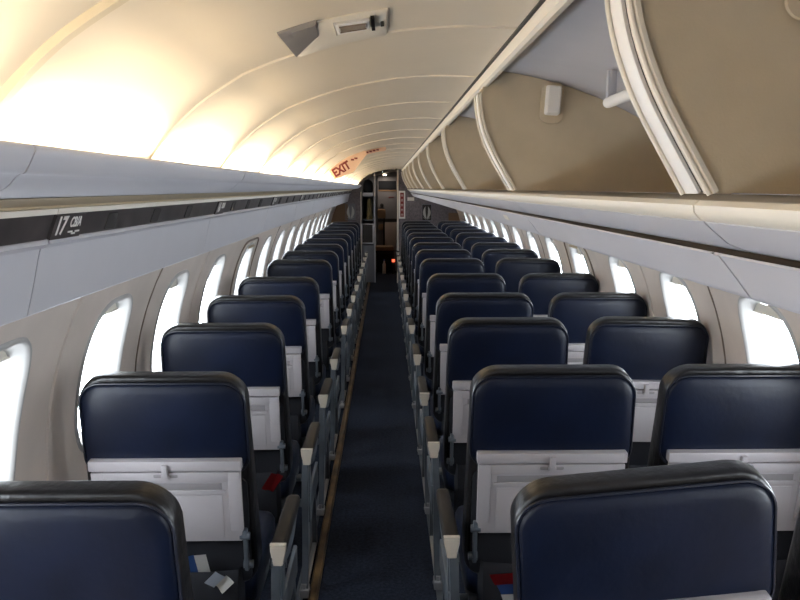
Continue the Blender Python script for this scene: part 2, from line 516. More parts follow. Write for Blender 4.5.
# small moulded plate on a right panel
bm = bmesh.new()
m_ = frame_mat((.4135, 2.75, 1.4515), (0, -1, 0), (-.55, 0, .83))
b = bmesh.new(); loft(b, [[(x, y, -.002) for x, y in rr(.10, .022, .006)], [(x, y, .002) for x, y in rr(.098, .020, .006)]]); b.transform(m_); merge(bm, b)
tag(link('placard', bm, 'cream'), 'small cream plate with rounded ends on the right service panel', 'placard')

# ------------------------------------------------------------------ left: light valance, service rail, lower panel
COVE = 2.1
def left_valance():
    bm = bmesh.new()
    prof = bez([(-.402, 1.570), (-.397, 1.592), (-.389, 1.598), (-.385, 1.591), (-.397, 1.568), (-.406, 1.564), (-.420, 1.550), (-.447, 1.538)], 3)
    prof += [(-.460, 1.537), (-.64, 1.522), (-.64, 1.528), (-.50, 1.540), (-.43, 1.556)]
    extrude_y(bm, prof, .002, MOD-.002)
    root = link('light_valance', bm, 'lilac')
    bm = bmesh.new()
    extrude_y(bm, [(-.450, 1.5365), (-.556, 1.5205), (-.556, 1.5165), (-.58, 1.5165), (-.58, 1.5205), (-.46, 1.5368)], .001, MOD-.001)
    link('under_strip', bm, 'gold', root)
    for ys in (.0, .665):  # fins added to block light between tubes, darkening the ceiling at its joints
        bm = bmesh.new(); extrude_y(bm, [(-.400, 1.572), (-.397, 1.588), (-.41, 1.596), (-.44, 1.592), (-.462, 1.575), (-.475, 1.548), (-.42, 1.556)], ys+.003, ys+.022)
        link('trough_divider', bm, 'cream', root)
    for ys in (.035, .700):
        bm = bmesh.new(); cyl(bm, (-.432, ys+.02, 1.567), (-.432, ys+.575, 1.567), .009, 10)
        lt = link('lamp_tube', bm, 'lamp', root)
        for q in (0, .575):
            bm = bmesh.new(); box(bm, -.444, -.420, ys+q, ys+q+.02, 1.556, 1.578, .002); link('tube_socket', bm, 'white', lt)
    return root
v0 = left_valance()
LV = [.90+MOD*(k-1) for k in range(-1, 10) if .90+MOD*(k-1) < YE-.3]
for i, y in enumerate(LV):
    o = v0 if i == 0 else copy_tree(v0)
    o.location = (0, y, 0)
    if y+MOD > YE: o.scale.y = (YE-y)/MOD
    k = i
    lab = ('pale grey light valance with tan underside behind the camera' if k < 0 else
           'pale grey light valance along the left ceiling edge, %s from the camera' % ordn[k])
    tag(o, lab, 'light valance', 'valances hiding the left ceiling lights')
    for j in range(2):
        ys = y+j*.665+.035
        L = bpy.data.lights.new('cove_light', 'AREA'); L.shape = 'RECTANGLE'; L.size = .035; L.size_y = .50
        L.energy = COVE; L.color = (1, .82, .57)
        if ys+.6 > YE: break
        lo = bpy.data.objects.new('cove_light', L); COL.objects.link(lo)
        lo.location = (-.425, ys+.297, 1.580); lo.rotation_euler = (0, math.radians(180+18), 0)
def left_panel():
    bm = bmesh.new()
    prof = bez([(-.572, 1.456), (-.574, 1.463), (-.581, 1.4625), (-.590, 1.44), (-.602, 1.39), (-.617, 1.332)], 4)
    prof = prof[:]
    prof += [(-.630, 1.326), (-.74, 1.315), (-.74, 1.33), (-.64, 1.345), (-.60, 1.44)]
    extrude_y(bm, prof, .002, MOD-.002)
    root = link('service_panel', bm, 'lilac')
    bm = bmesh.new()
    extrude_y(bm, [(-.556, 1.5160), (-.553, 1.5155), (-.555, 1.506), (-.561, 1.506), (-.575, 1.5155)], .001, MOD-.001)
    link('upper_bead', bm, 'cream', root)
    bm = bmesh.new()
    extrude_y(bm, [(-.559, 1.506), (-.577, 1.4600), (-.590, 1.4600), (-.575, 1.507)], .004, MOD-.004)
    box(bm, 0, 0.0001, 0, 0.0001, 0, 0.0001) if False else None
    r = link('service_rail', bm, 'rail', root)
    bm = bmesh.new()
    # raised row-number plate
    m_ = frame_mat((-.567, .069, 1.4835), (0, 1, 0), (.36, 0, .93))
    b = bmesh.new(); loft(b, [[(x, y, -.002) for x, y in rr(.135, .047, .002, 2)], [(x, y, .0025) for x, y in rr(.133, .045, .002, 2)]]); b.transform(m_); merge(bm, b)
    link('row_plate', bm, 'rail', r)
    for yy in (.30, .62, .95):
        bm = bmesh.new(); b = bmesh.new(); loft(b, [[(x, y, -.001) for x, y in rr(.06, .036, .006)], [(x, y, .0015) for x, y in rr(.058, .034, .006)]])
        b.transform(frame_mat((-.567, yy, 1.4835), (0, 1, 0), (.36, 0, .93))); merge(bm, b)
        link('reading_light_plate', bm, 'dark', r)
    return root
p0 = left_panel()
LP = [1.37+MOD*k for k in range(-2, 9)]
for i, y in enumerate(LP):
    o = p0 if i == 0 else copy_tree(p0)
    o.location = (0, y, 0)
    if y+MOD > YE: o.scale.y = (YE-y)/MOD
    k = i-1
    lab = ('left service panel with smoked rail behind the camera' if k < 0 else
           'left service panel with smoked dark rail cut by the picture edge, nearest the camera' if k == 0 else
           'left service panel with smoked rail and row number 17, second from the camera' if k == 1 else
           'left service panel with smoked dark rail, %s from the camera' % ordn[k])
    tag(o, lab, 'service panel', 'service panels along the left wall')
    rl = [c for c in o.children if c.name.startswith('service_rail')][0]
    num = 18-k
    if k >= 1:
        text_mesh(str(num), .047, .0005, frame_mat((-.5640, .033, 1.4835), (0, 1, 0), (.36, 0, .93)), 'row_number', 'white', rl, .92, .0012)
        text_mesh('CB/A', .027, .0005, frame_mat((-.5620, .097, 1.4890), (0, 1, 0), (.36, 0, .93)), 'seat_letters', 'white', rl, .85, .0006)
        if k == 1:
            bm = bmesh.new(); mm = frame_mat((-.5680, .097, 1.4720), (0, 1, 0), (.36, 0, .93))
            bm2 = [(-.026, -.006, -.001, .002), (-.008, .008, -.005, -.002), (.006, .026, -.001, .002)]
            for q in bm2: box(bm, q[0], q[1], q[2], q[3], -.0004, .0008, 0, mm)
            link('symbol', bm, 'white', rl)
    # small seat symbols on the rail, nearly worn off
bm = bmesh.new(); extrude_y(bm, [(-.562, 1.535), (-.64, 1.535), (-.66, 1.45), (-.60, 1.45), (-.592, 1.46)], YB, YE)
struct(link('trim_%d' % TR, bm, 'dark')); TR += 1

# ------------------------------------------------------------------ ceiling sign near the camera (grey, unlit) and lit EXIT sign
def arcpt(x, y, off): # point on the ceiling section, off = inwards
    a = ang(x, RC); return Vector((CX+(RC-off)*math.sin(a), y, CZ+(RC-off)*math.cos(a)))
root = empty('ceiling_sign', arcpt(-.09, 1.42, 0))
inv = Matrix.Translation(-root.location)
def patch(pts_xy, off, base=-.004, bevel=.006, grid=12):
    """curved plate following the ceiling; pts_xy = quad corners (x,y), order round"""
    bm = bmesh.new()
    (x0, y0), (x1, y1), (x2, y2), (x3, y3) = pts_xy
    def P(u, v, o):
        xa, ya = x0+(x1-x0)*u, y0+(y1-y0)*u; xb, yb = x3+(x2-x3)*u, y3+(y2-y3)*u
        return arcpt(xa+(xb-xa)*v, ya+(yb-ya)*v, o)
    def ring(e, o):
        l = []
        for i in range(grid): l.append(P(e+(1-2*e)*i/grid, e, o))
        for i in range(4): l.append(P(1-e, e+(1-2*e)*i/4, o))
        for i in range(grid): l.append(P(1-e-(1-2*e)*i/grid, 1-e, o))
        for i in range(4): l.append(P(e, 1-e-(1-2*e)*i/4, o))
        return l
    loft(bm, [ring(0, base), ring(0, off*.4), ring(.03, off)], (False, False))
    # top grid
    g = [[bm.verts.new(P(.03+.94*i/grid, .03+.94*j/4, off)) for j in range(5)] for i in range(grid+1)]
    for i in range(grid):
        for j in range(4): bm.faces.new((g[i][j], g[i+1][j], g[i+1][j+1], g[i][j+1]))
    bmesh.ops.remove_doubles(bm, verts=bm.verts, dist=1e-5)
    return bm
def put(bm, name, m, parent):
    bm.transform(Matrix.Translation(-parent.location)); return link(name, bm, m, parent)
put(patch([(-.112, 1.35), (.004, 1.36), (.004, 1.57), (-.168, 1.585)], .006), 'housing', 'cream', root)
put(patch([(-.176, 1.345), (-.113, 1.34), (-.116, 1.43), (-.172, 1.57)], .008), 'lens', 'lens', root)
put(patch([(-.088, 1.365), (-.028, 1.385), (-.028, 1.465), (-.088, 1.455)], .0095, .01), 'bezel', 'white', root)
put(patch([(-.080, 1.39), (-.035, 1.405), (-.035, 1.445), (-.080, 1.435)], .0105, .012), 'recess', 'seam', root)
put(patch([(-.026, 1.37), (-.020, 1.372), (-.020, 1.47), (-.026, 1.468)], .0085, .012), 'slot', 'dark', root)
put(patch([(-.010, 1.43), (-.004, 1.43), (-.004, 1.445), (-.010, 1.445)], .0085, .012), 'indicator', 'dark', root)
tag(root, 'beige ceiling fixture with dark grey lens, close above the camera', 'ceiling fixture')

root = empty('exit_sign', arcpt(-.33, 5.75, 0))
bm = bmesh.new()
xs = [-.412+.272*i/16 for i in range(17)]
def depth(x): return .098+(x+.40)*.12 if x < -.27 else .1136-(x+.27)/.13*.085
low = [arcpt(x, 5.70, depth(x)) for x in xs]; up = [arcpt(x, 5.70, -.004) for x in xs]
low2 = [arcpt(x, 5.80, depth(x)*.7) for x in xs]; up2 = [arcpt(x, 5.80, -.004) for x in xs]
loft(bm, [[a, b, c, d] for a, b, c, d in zip(low, up, up2, low2)])
put(bm, 'housing', 'sign', root)
aM = ang(-.350, RC)+(-.06); tx = Vector((math.cos(aM), 0, -math.sin(aM))); up_ = Vector((math.sin(aM), 0, math.cos(aM)))
t = text_mesh('EXIT', .080, .001, Matrix.Translation(-root.location) @ frame_mat(arcpt(-.338, 5.697, .058), tx, up_), 'lettering', 'signred', root, .80, .0035)
for j, xx in enumerate((-.245, -.22)):
    bm = bmesh.new(); a = arcpt(xx, 5.696, .030); box(bm, a.x-.011, a.x+.011, 5.694, 5.70, a.z-.006, a.z+.006, .001)
    put(bm, 'vent_slot', 'signred', root)
tag(root, 'lit orange EXIT sign with red letters hanging from the ceiling', 'exit sign')
# the little lit strip right of it
bm = patch([(-.15, 5.75), (.0, 5.80), (.0, 5.92), (-.15, 5.87)], .022)
cs = link('ceiling_sign', bm, 'sign')
for xx in (-.135, -.11, -.085, -.06):
    bm = bmesh.new(); a = arcpt(xx, 5.76, .012); box(bm, a.x-.009, a.x+.009, 5.74, 5.775, a.z-.006, a.z+.004, .001)
    link('slot', bm, 'signred', cs)
tag(cs, 'thin orange lit strip on the ceiling just beyond the EXIT sign', 'ceiling sign')

# ------------------------------------------------------------------ seats
W = .45; ZT = 1.050; LEAN = math.radians(9)
def T(z, y=0.0):  # rear surface of a seat back at height z
    return (ZT-z)*math.tan(LEAN)+y
def leanm():
    return Matrix.Rotation(-LEAN, 4, 'X')
def backrest(parent, x, roll=0, mesh_only=False):
    """backrest with its rear side facing -y, top rear edge at y = 0, z = ZT"""
    h = ZT-.40; R = Matrix.Translation((x, 0, ZT)) @ Matrix.Rotation(LEAN, 4, 'X') @ Matrix.Rotation(roll, 4, 'Y') @ Matrix.Translation((0, 0, -h/2))
    # leaning: lower end forward (+y)
    bm = bmesh.new(); loops = []
    for y, ins in ((.003, .014), (.000, .009), (.004, .003), (.010, .0005), (.030, 0), (.080, 0), (.104, .007), (.120, .022), (.128, .045)):
        l = []
        for (a, b) in rr(W-2*ins, h-2*ins, .066-ins*.6, 8):
            f = (b+h/2)/h
            a *= (1.035-.035*min(max((b+h/2)/h, 0), 1))              # a little wider low down
            if f > .75: a *= 1-.030*((f-.75)/.25)**2
            bb = b+(.004*math.cos(a*7) if f > .9 else 0)
            yy = y*(1-.50*max(0, (f-.55)/.45)**1.5)
            l.append(R @ Vector((a, yy, bb)))
        loops.append(l)
    loft(bm, loops)
    body = link('backrest', bm, 'black', parent, 50)
    # navy rear panel
    pw, ph = W-.012, .268; zc = h/2-.019-ph/2
    bm = bmesh.new(); loops = []
    for y, ins in ((.006, 0), (-.001, .001), (-.006, .008), (-.0095, .030), (-.0105, .07)):
        loops.append([R @ Vector((a*(1.008-.02*(b/ph)), y, zc+b)) for a, b in rr(pw-2*ins, ph-2*ins, .056-ins*.3, 8)])
    loft(bm, loops); link('rear_panel', bm, 'navy', body, 60)
    bm = bmesh.new()
    tube(bm, [R @ Vector((a*(1.008-.02*(b/ph)), -.001, zc+b)) for a, b in rr(pw+.004, ph+.004, .058, 8)], .0030, 6, closed=True, up=(0, 1, 0))
    link('piping', bm, 'piping', body)
    # lower shroud
    bm = bmesh.new(); loops = []
    for y, ins in ((.005, 0), (-.004, .001), (-.006, .012)):
        loops.append([R @ Vector((a, y, -h/2+.185+b)) for a, b in rr(W-.02-2*ins, .33-2*ins, .02, 4)])
    loft(bm, loops); link('shroud', bm, 'cloth', body, 60)
    return body
def tray(parent, x, roll=0):
    R = Matrix.Translation((x, 0, ZT)) @ Matrix.Rotation(LEAN*.9, 4, 'X') @ Matrix.Rotation(roll, 4, 'Y') @ Matrix.Translation((0, 0, -ZT))
    bm = bmesh.new(); box(bm, -.207, .207, -.030, -.004, .788, .818, .004, R)
    root = link('tray_rail', bm, 'tray', parent)
    bm = bmesh.new()
    zt, zb = .783, .567
    box(bm, -.198, .198, -.022, -.004, zb, zt, .004, R)
    # raised frame
    box(bm, -.203, -.168, -.027, -.012, zb+.035, zt, .003, R)
    box(bm, .168, .203, -.027, -.012, zb+.035, zt, .003, R)
    box(bm, -.170, .170, -.027, -.012, zt-.028, zt, .003, R)
    box(bm, -.160, .160, -.0255, -.012, zt-.068, zt-.055, .0015, R)
    box(bm, -.150, .150, -.0245, -.012, zb+.012, zt-.072, .003, R)
    t = link('tray_table', bm, 'tray', parent)
    bm = bmesh.new(); box(bm, -.150, .150, -.0235, -.012, zt-.054, zt-.034, .001, R)
    link('recess', bm, 'traydk', t)
    bm = bmesh.new(); box(bm, -.034, .034, -.0285, -.02, zt-.016, zt-.004, .005, R)
    link('latch_plate', bm, 'traydk', t)
    bm = bmesh.new(); box(bm, -.008, .008, -.040, -.026, .774, .810, .003, R); box(bm, -.011, .011, -.036, -.026, .768, .780, .002, R)
    link('latch', bm, 'tray', root)
    for s in (-1, 1):
        bm = bmesh.new()
        box(bm, s*.205-.006, s*.205+.006, -.022, -.004, .47, .60, .003, R); 
        cyl(bm, R @ Vector((s*.190, -.013, .578)), R @ Vector((s*.218, -.013, .578)), .011, 12)
        cyl(bm, R @ Vector((s*.195, -.008, .485)), R @ Vector((s*.222, -.008, .485)), .012, 12)
        link('tray_arm', bm, 'metal', t)
def pocket(parent, x):
    bm = bmesh.new()
    R = Matrix.Translation((x, T(.5), 0))
    loops = []
    for z, d in ((.26, .0), (.28, .02), (.36, .045), (.44, .048), (.475, .035)):
        loops.append([R @ Vector((-.19, .02, z)), R @ Vector((-.18, -d*.6, z)), R @ Vector((-.1, -d, z)), R @ Vector((0, -d*1.05, z)), R @ Vector((.1, -d, z)), R @ Vector((.18, -d*.6, z)), R @ Vector((.19, .02, z))])
    loft(bm, loops, (True, False)); link('seat_pocket', bm, 'cloth', parent)
def cushion(parent, x):
    bm = bmesh.new(); loops = []
    for z, ins in ((.345, .012), (.355, 0), (.425, 0), (.445, .008), (.456, .03), (.460, .07)):
        loops.append([(x+a, .335+b, z) for a, b in rr(W-.01-2*ins, .46-2*ins, .04, 5)])
    loft(bm, loops); link('seat_cushion', bm, 'navy', parent, 60)
    bm = bmesh.new(); box(bm, x-.215, x+.215, .11, .54, .30, .346, .01); link('seat_pan', bm, 'metal', parent)
def armrest(parent, x, leg=True, inward=1):
    w = .0215
    y0, y1 = -.055, .33
    bm = bmesh.new(); loops = []
    for y, s in ((y0+.012, .95), (y0+.016, 1), (y0+.20, 1.0), (y1-.03, .96), (y1-.008, .88), (y1, .6)):
        zc = .586-(.0 if y < .25 else (y-.25)*.08)
        loops.append([(x+a*s, y, zc+b*s) for a, b in rr(2*w, .034, .011, 4)])
    loft(bm, loops); arm = link('armrest', bm, 'pad', parent)
    bm = bmesh.new(); 
    loops = []
    for y, s in ((y0-.004, .92), (y0, 1), (y0+.013, 1.03)):
        loops.append([(x-w*s, y, .604), (x+w*s, y, .604), (x+w*s*.98, y, .586), (x+w*s*.72, y, .562), (x+w*s*.6, y, .546), (x-w*s*.6, y, .546), (x-w*s*.72, y, .562), (x-w*s*.98, y, .586)])
    loft(bm, loops); link('end_cap', bm, 'cap', arm)
    bm = bmesh.new(); prof = [(y0+.01, .568), (y1-.02, .568), (y1-.03, .552), (.20, .515), (.10, .51), (y0+.03, .535)]
    extrude_x(bm, prof, x-.014, x+.014); link('side_panel', bm, 'metal', arm)
    if leg:
        # curved upright carrying the arm, rear to floor
        bm = bmesh.new(); path = [(-.030, .555), (-.034, .49), (-.028, .42), (-.008, .33), (.012, .24), (.016, .14), (.006, .05), (.0, .012)]
        path = bez(path, 3); loops = []
        for i, (y, z) in enumerate(path):
            f = i/(len(path)-1); wx_ = .012; hy = .022-.006*math.sin(PI*f)
            xo = -inward*(-.006-.016*f)
            loops.append([(x+xo-wx_, y-hy, z), (x+xo+wx_, y-hy, z), (x+xo+wx_, y+hy, z), (x+xo-wx_, y+hy, z)])
        loft(bm, loops); link('leg', bm, 'metal', parent, 35)
        lx = x+inward*.022
        bm = bmesh.new(); box(bm, lx-.017, lx+.017, -.032, .032, .010, .042, .005); cyl(bm, (lx, -.012, .04), (lx, -.012, .06), .009, 12); cyl(bm, (lx-.02, 0, .028), (lx+.02, 0, .028), .006, 10)
        link('floor_fitting', bm, 'steel', parent)
        # forward leg and the slanting brace
        bm = bmesh.new(); loops = []
        for y, z in ((.40, .32), (.415, .22), (.43, .12), (.44, .012)):
            loops.append([(lx-.010, y-.018, z), (lx+.010, y-.018, z), (lx+.010, y+.018, z), (lx-.010, y+.018, z)])
        loft(bm, loops); link('leg', bm, 'metal', parent, 35)
        bm = bmesh.new(); tube(bm, [(lx, .012, .06), (lx, .22, .20), (lx, .40, .315)], .009, 8)
        link('brace', bm, 'metal', parent)
        bm = bmesh.new(); box(bm, x-.006, x+.006, -.01, .34, .33, .42, .004)
        box(bm, x-.005, x+.005, .0, .05, .30, .56, .003)
        link('side_frame', bm, 'metal', parent)
        # strip along the floor between the feet
        bm = bmesh.new(); box(bm, lx-.009, lx+.009, .02, .46, .012, .026, .003); link('foot_rail', bm, 'steel', parent)
def place_x(n): return n
# left single seat: centre x=0 local
def left_seat():
    root = empty('passenger_seat')
    backrest(root, 0); tray(root, 0); pocket(root, 0); cushion(root, 0)
    armrest(root, .310, True, -1); armrest(root, -.233, False)
    for yy in (.14, .42): bm = bmesh.new(); cyl(bm, (-.20, yy, .32), (.27, yy, .32), .016, 12); link('cross_tube', bm, 'metal', root)
    for yy in (.06, .43): bm = bmesh.new(); box(bm, .02, .04, yy-.016, yy+.016, .012, .31, .003); link('inner_leg', bm, 'metal', root)
    return root
SX = -.602     # centre of left seats
rowsL = [1.27, 2.09, 2.88, 3.65, 4.43, 5.52, 6.31, 7.09, 7.88, 8.67, 9.45, 10.24, 11.03, 11.81]
rowsR = [1.28, 2.10, 2.91, 3.63, 4.48, 5.46, 6.28, 7.08, 7.87, 8.66, 9.45, 10.23, 11.02, 11.80]
s0 = left_seat()
posn = ['at the lower left corner, nearest the camera', 'second from the camera', 'third from the camera', 'fourth from the camera', 'fifth from the camera', 'sixth from the camera', 'seventh from the camera', 'eighth from the camera', 'ninth from the camera', 'tenth from the camera', 'fifth from the front bulkhead', 'fourth from the front bulkhead', 'third from the front bulkhead']
posn = posn[:10]+['fourth from the front bulkhead', 'third from the front bulkhead', 'second from the front bulkhead', 'right behind the front bulkhead']
dzL = [0, -.006, -.004, -.012, -.008, 0, -.01, -.004, -.01, -.006, -.006, -.01, -.006, -.01]
for i, y in enumerate(rowsL):
    o = s0 if i == 0 else copy_tree(s0)
    o.location = (SX+(.024 if i == 0 else 0), y, 0)
    tag(o, 'single navy leather seat, left column, '+posn[i], 'seat', 'single seats along the left windows')
# right double seats: aisle seat centre x=0, window seat centre x=.51
XA, XW = .456, .984
def right_seat(rollA=0, rollW=0, dyA=0, dyW=0):
    root = empty('double_passenger_seat')
    for x, rl, dy in ((0, rollA, dyA), (XW-XA, rollW, dyW)):
        b = backrest(root, x, rl); n0 = len(COL.objects)
        tray(root, x, rl); pocket(root, x); cushion(root, x)
        if dy: b.location.y += dy
    armrest(root, -.280, True, 1); armrest(root, (XW-XA)/2, False); armrest(root, XW-XA+.236, False)
    for yy in (.14, .42): bm = bmesh.new(); cyl(bm, (-.24, yy, .32), (XW-XA+.2, yy, .32), .016, 12); link('cross_tube', bm, 'metal', root)
    for yy in (.06, .43): bm = bmesh.new(); box(bm, .248, .268, yy-.016, yy+.016, .012, .31, .003); link('inner_leg', bm, 'metal', root)
    return root
d_near = right_seat(rollA=math.radians(-5.8))
d0 = right_seat(); d1 = right_seat(rollW=math.radians(1.2))
first = {id(d0): True, id(d1): True}
for i, y in enumerate(rowsR):
    if i == 0: o = d_near
    else:
        p = d1 if i in (2, 5) else d0
        if first[id(p)]: o = p; first[id(p)] = False
        else: o = copy_tree(p)
    o.location = (XA-(.022 if i == 0 else 0), y, .013)
    lp = posn[i] if i else 'its crooked aisle seat nearest the camera'
    tag(o, 'joined pair of navy leather seats right of aisle, '+lp, 'seat', 'double seats right of the aisle')

# papers in the pockets and on seats
def leaflet(name, loc, rot, w, h, cols, label, cat):
    bm = bmesh.new(); n = len(cols)
    for i, c in enumerate(cols):
        b = bmesh.new(); g = 6
        x0, x1 = -w/2+w*i/n, -w/2+w*(i+1)/n
        vs = [[b.verts.new((x0+(x1-x0)*a/g, .006*math.sin(3*(x0+(x1-x0)*a/g)/w+i), h*k/g)) for k in range(g+1)] for a in range(g+1)]
        for a in range(g):
            for k in range(g): b.faces.new((vs[a][k], vs[a+1][k], vs[a+1][k+1], vs[a][k+1]))
        merge(bm, b, i)
    bmesh.ops.solidify(bm, geom=bm.faces[:], thickness=.002)
    o = link(name, bm, cols); o.location = loc; o.rotation_euler = rot
    return tag(o, label, cat)
leaflet('magazine', (-.545, 2.150, .435), (.30, -.15, .15), .10, .10, ['paper', 'blue', 'white'], 'blue and white magazine sticking out of the second left seat pocket', 'magazine')
leaflet('leaflet', (-.49, 2.135, .43), (.5, .7, -.1), .06, .085, ['paper', 'white'], 'pale leaflet tilted beside the blue magazine in the left seat pocket', 'leaflet')
leaflet('booklet', (-.59, 2.12, .425), (.4, -.9, .1), .07, .09, ['red', 'blue'], 'small red booklet below the magazine in the left seat pocket', 'booklet')
leaflet('safety_card', (.315, 2.13, .42), (.6, 1.15, 0), .11, .16, ['red', 'blue', 'white'], 'red and navy card with white marks in the right aisle seat pocket', 'card')
def belt(y, x, label):
    bm = bmesh.new(); box(bm, -.035, .035, -.05, .05, 0, .012, .005); box(bm, -.02, .02, -.03, .03, .012, .017, .003)
    o = link('belt_buckle', bm, 'red'); o.location = (x, y, .462); o.rotation_euler = (0, 0, .5); return tag(o, label, 'seat belt')
leaflet('booklet', (-.455, 2.925, .41), (.3, .5, .3), .05, .08, ['red', 'red'], 'small red booklet in the pocket of the third left seat', 'booklet')
bm = bmesh.new(); b = bmesh.new(); loft(b, [[(x, y, 0) for x, y in rr(.05, .14, .01)], [(x, y, .004) for x, y in rr(.05, .14, .01)]]); merge(bm, b)
o = link('leaflet', bm, 'paper'); o.location = (.70, 2.42, .62); 
tag(o, 'small pale leaflet lying on the armrest between the two second row right seats', 'leaflet')

# ------------------------------------------------------------------ bulkheads and forward area
def section_poly(x0, x1, z0=0, z1=1.83, inset=.0):
    """part of the round section between x0 and x1, from the floor up"""
    pts = []
    N = 24
    xs = [x0+(x1-x0)*i/N for i in range(N+1)]
    top = [(x, min(z1, CZ+math.sqrt(max(1.10**2-(x-CX)**2, 0)))) for x in xs]
    bot = [(x, max(z0, CZ-math.sqrt(max(1.10**2-(x-CX)**2, 0)))) for x in reversed(xs)]
    return bot[::-1][::-1]+top if False else [(x, z) for x, z in top]+bot
bm = bmesh.new(); extrude_y(bm, section_poly(.205, 1.255, 0, 1.86), YE, YE+.03); struct(link('wall_front_right', bm, 'bulk'))
bm = bmesh.new(); extrude_y(bm, section_poly(-.935, -.405, 0, 1.49), YE, YE+.03); struct(link('wall_front_left', bm, 'bulk'))
bm = bmesh.new(); box(bm, .180, .206, YE-.01, YE+.05, 0, 1.86, .004); struct(link('trim_%d' % TR, bm, 'cream')); TR += 1
bm = bmesh.new(); box(bm, -.412, -.398, YE-.01, YE+.04, 0, 1.49, .004); struct(link('trim_%d' % TR, bm, 'cream')); TR += 1
bm = bmesh.new(); extrude_y(bm, section_poly(-.93, -.62, .9, 1.30), YE-.012, YE-.001); tag(link('wall_panel', bm, 'brown'), 'brown panel on the front bulkhead beside the last left window', 'panel')
bm = bmesh.new(); box(bm, 1.02, 1.24, YE-.012, YE-.001, .9, 1.15, .002); tag(link('wall_panel', bm, 'brown'), 'brown panel on the front bulkhead beside the last right window', 'panel')
def emblem(x, z, side, label):
    root = empty('emblem', (x, YE-.002, z))
    bm = bmesh.new(); box(bm, -.075, .075, -.008, 0, -.13, .13, .002); link('plaque', bm, 'galley' if side < 0 else 'dark', root)
    bm = bmesh.new()
    for s in (-1, 1):
        b = bmesh.new(); pts = []
        for i in range(17):
            t = i/16; pts.append((s*(.010+.056*math.sin(PI*t)**.7*(1-.15*t)), -.10+.205*t))
        for i in range(17):
            t = 1-i/16; pts.append((s*(.003+.006*math.sin(PI*t)+.02*t), -.10+.19*t))
        loft(b, [[(p, -.008, q) for p, q in pts], [(p, -.013, q) for p, q in pts]]); merge(bm, b)
    for s in (-1, 1): box(bm, s*.030-.028, s*.030+.028, -.012, -.008, -.10, -.094, 0, Matrix.Rotation(s*.6, 4, 'Y'))
    link('wing_figure', bm, 'feather', root)
    bm = bmesh.new()
    for a, b_, c, d in ((-.078, .078, .126, .134), (-.078, .078, -.134, -.126)): box(bm, a, b_, -.012, -.004, c, d, .001)
    for a, b_ in ((-.080, -.072), (.072, .080)): box(bm, a, b_, -.012, -.004, -.134, .134, .001)
    link('frame', bm, 'galley', root)
    tag(root, label, 'emblem')
emblem(.665, 1.155, 1, 'dark framed emblem with two pale wings on the right front bulkhead')
emblem(-.575, 1.165, -1, 'grey emblem with two pale wings on the left front bulkhead')
root = empty('bulkhead_sign', (.262, YE-.002, 1.28))
bm = bmesh.new(); box(bm, -.052, .052, -.008, 0, -.225, .225, .003); link('board', bm, 'white', root)
bm = bmesh.new(); box(bm, -.030, .030, -.011, -.007, -.195, .195, .002); link('red_field', bm, 'signred', root)
bm = bmesh.new()
for k in range(5):
    z = .155-k*.078
    box(bm, -.020, .020, -.013, -.010, z-.004, z+.006, 0, Matrix.Rotation(0, 4, 'Y')); box(bm, -.004, .004, -.013, -.010, z-.022, z+.02, 0)
    box(bm, -.018, -.010, -.013, -.010, z-.024, z-.010, 0); box(bm, .010, .018, -.013, -.010, z-.024, z-.010, 0)
link('lettering', bm, 'pink', root)
tag(root, 'tall white sign with red upright lettering beside the door opening', 'sign')
bm = bmesh.new(); box(bm, .35, .46, YE-.012, YE-.002, 1.345, 1.40, .003)
tag(link('placard', bm, 'white'), 'small white placard high on the right front bulkhead', 'placard')

# forward end wall, flight deck door, galley
bm = bmesh.new(); extrude_y(bm, section_poly(-.92, 1.24, 0, 1.86), YF, YF+.05); struct(link('wall_front', bm, 'galley'))
bm = bmesh.new(); extrude_y(bm, arc(1.10, ang(-.75, 1.1), ang(.9, 1.1), 20)+list(reversed(arc(1.12, ang(-.75, 1.1), ang(.9, 1.1), 20))), YE+.04, YF)
struct(link('ceiling_entry', bm, 'galley'))
bm = bmesh.new(); box(bm, -.155, .215, YF-.05, YF-.005, .02, 1.76, .006)
dr = struct(link('door_3', bm, 'doorpl'))
bm = bmesh.new(); box(bm, -.135, .19, YF-.062, YF-.048, 1.52, 1.68, .004); link('upper_panel', bm, 'cloth', dr)
bm = bmesh.new(); box(bm, -.14, .20, YF-.062, YF-.048, 1.49, 1.515, .003); link('rail', bm, 'tan', dr)
bm = bmesh.new(); box(bm, -.15, .21, YF-.064, YF-.048, .93, .985, .003); link('mid_rail', bm, 'dark', dr)
bm = bmesh.new(); box(bm, -.05, .205, YF-.060, YF-.045, .40, .92, .003); link('lower_panel', bm, 'pink', dr)
bm = bmesh.new(); cyl(bm, (-.075, YF-.048, 1.235), (-.075, YF-.075, 1.235), .032, 20); link('peephole', bm, 'dark', dr)
bm = bmesh.new(); cyl(bm, (-.085, YF-.05, .83), (-.085, YF-.085, .83), .058, 24); cyl(bm, (-.085, YF-.08, .83), (-.085, YF-.10, .83), .02, 16); link('round_handle', bm, 'tan', dr)
bm = bmesh.new(); box(bm, .05, .15, YF-.060, YF-.05, 1.375, 1.385, .001); link('door_mark', bm, 'signred', dr)
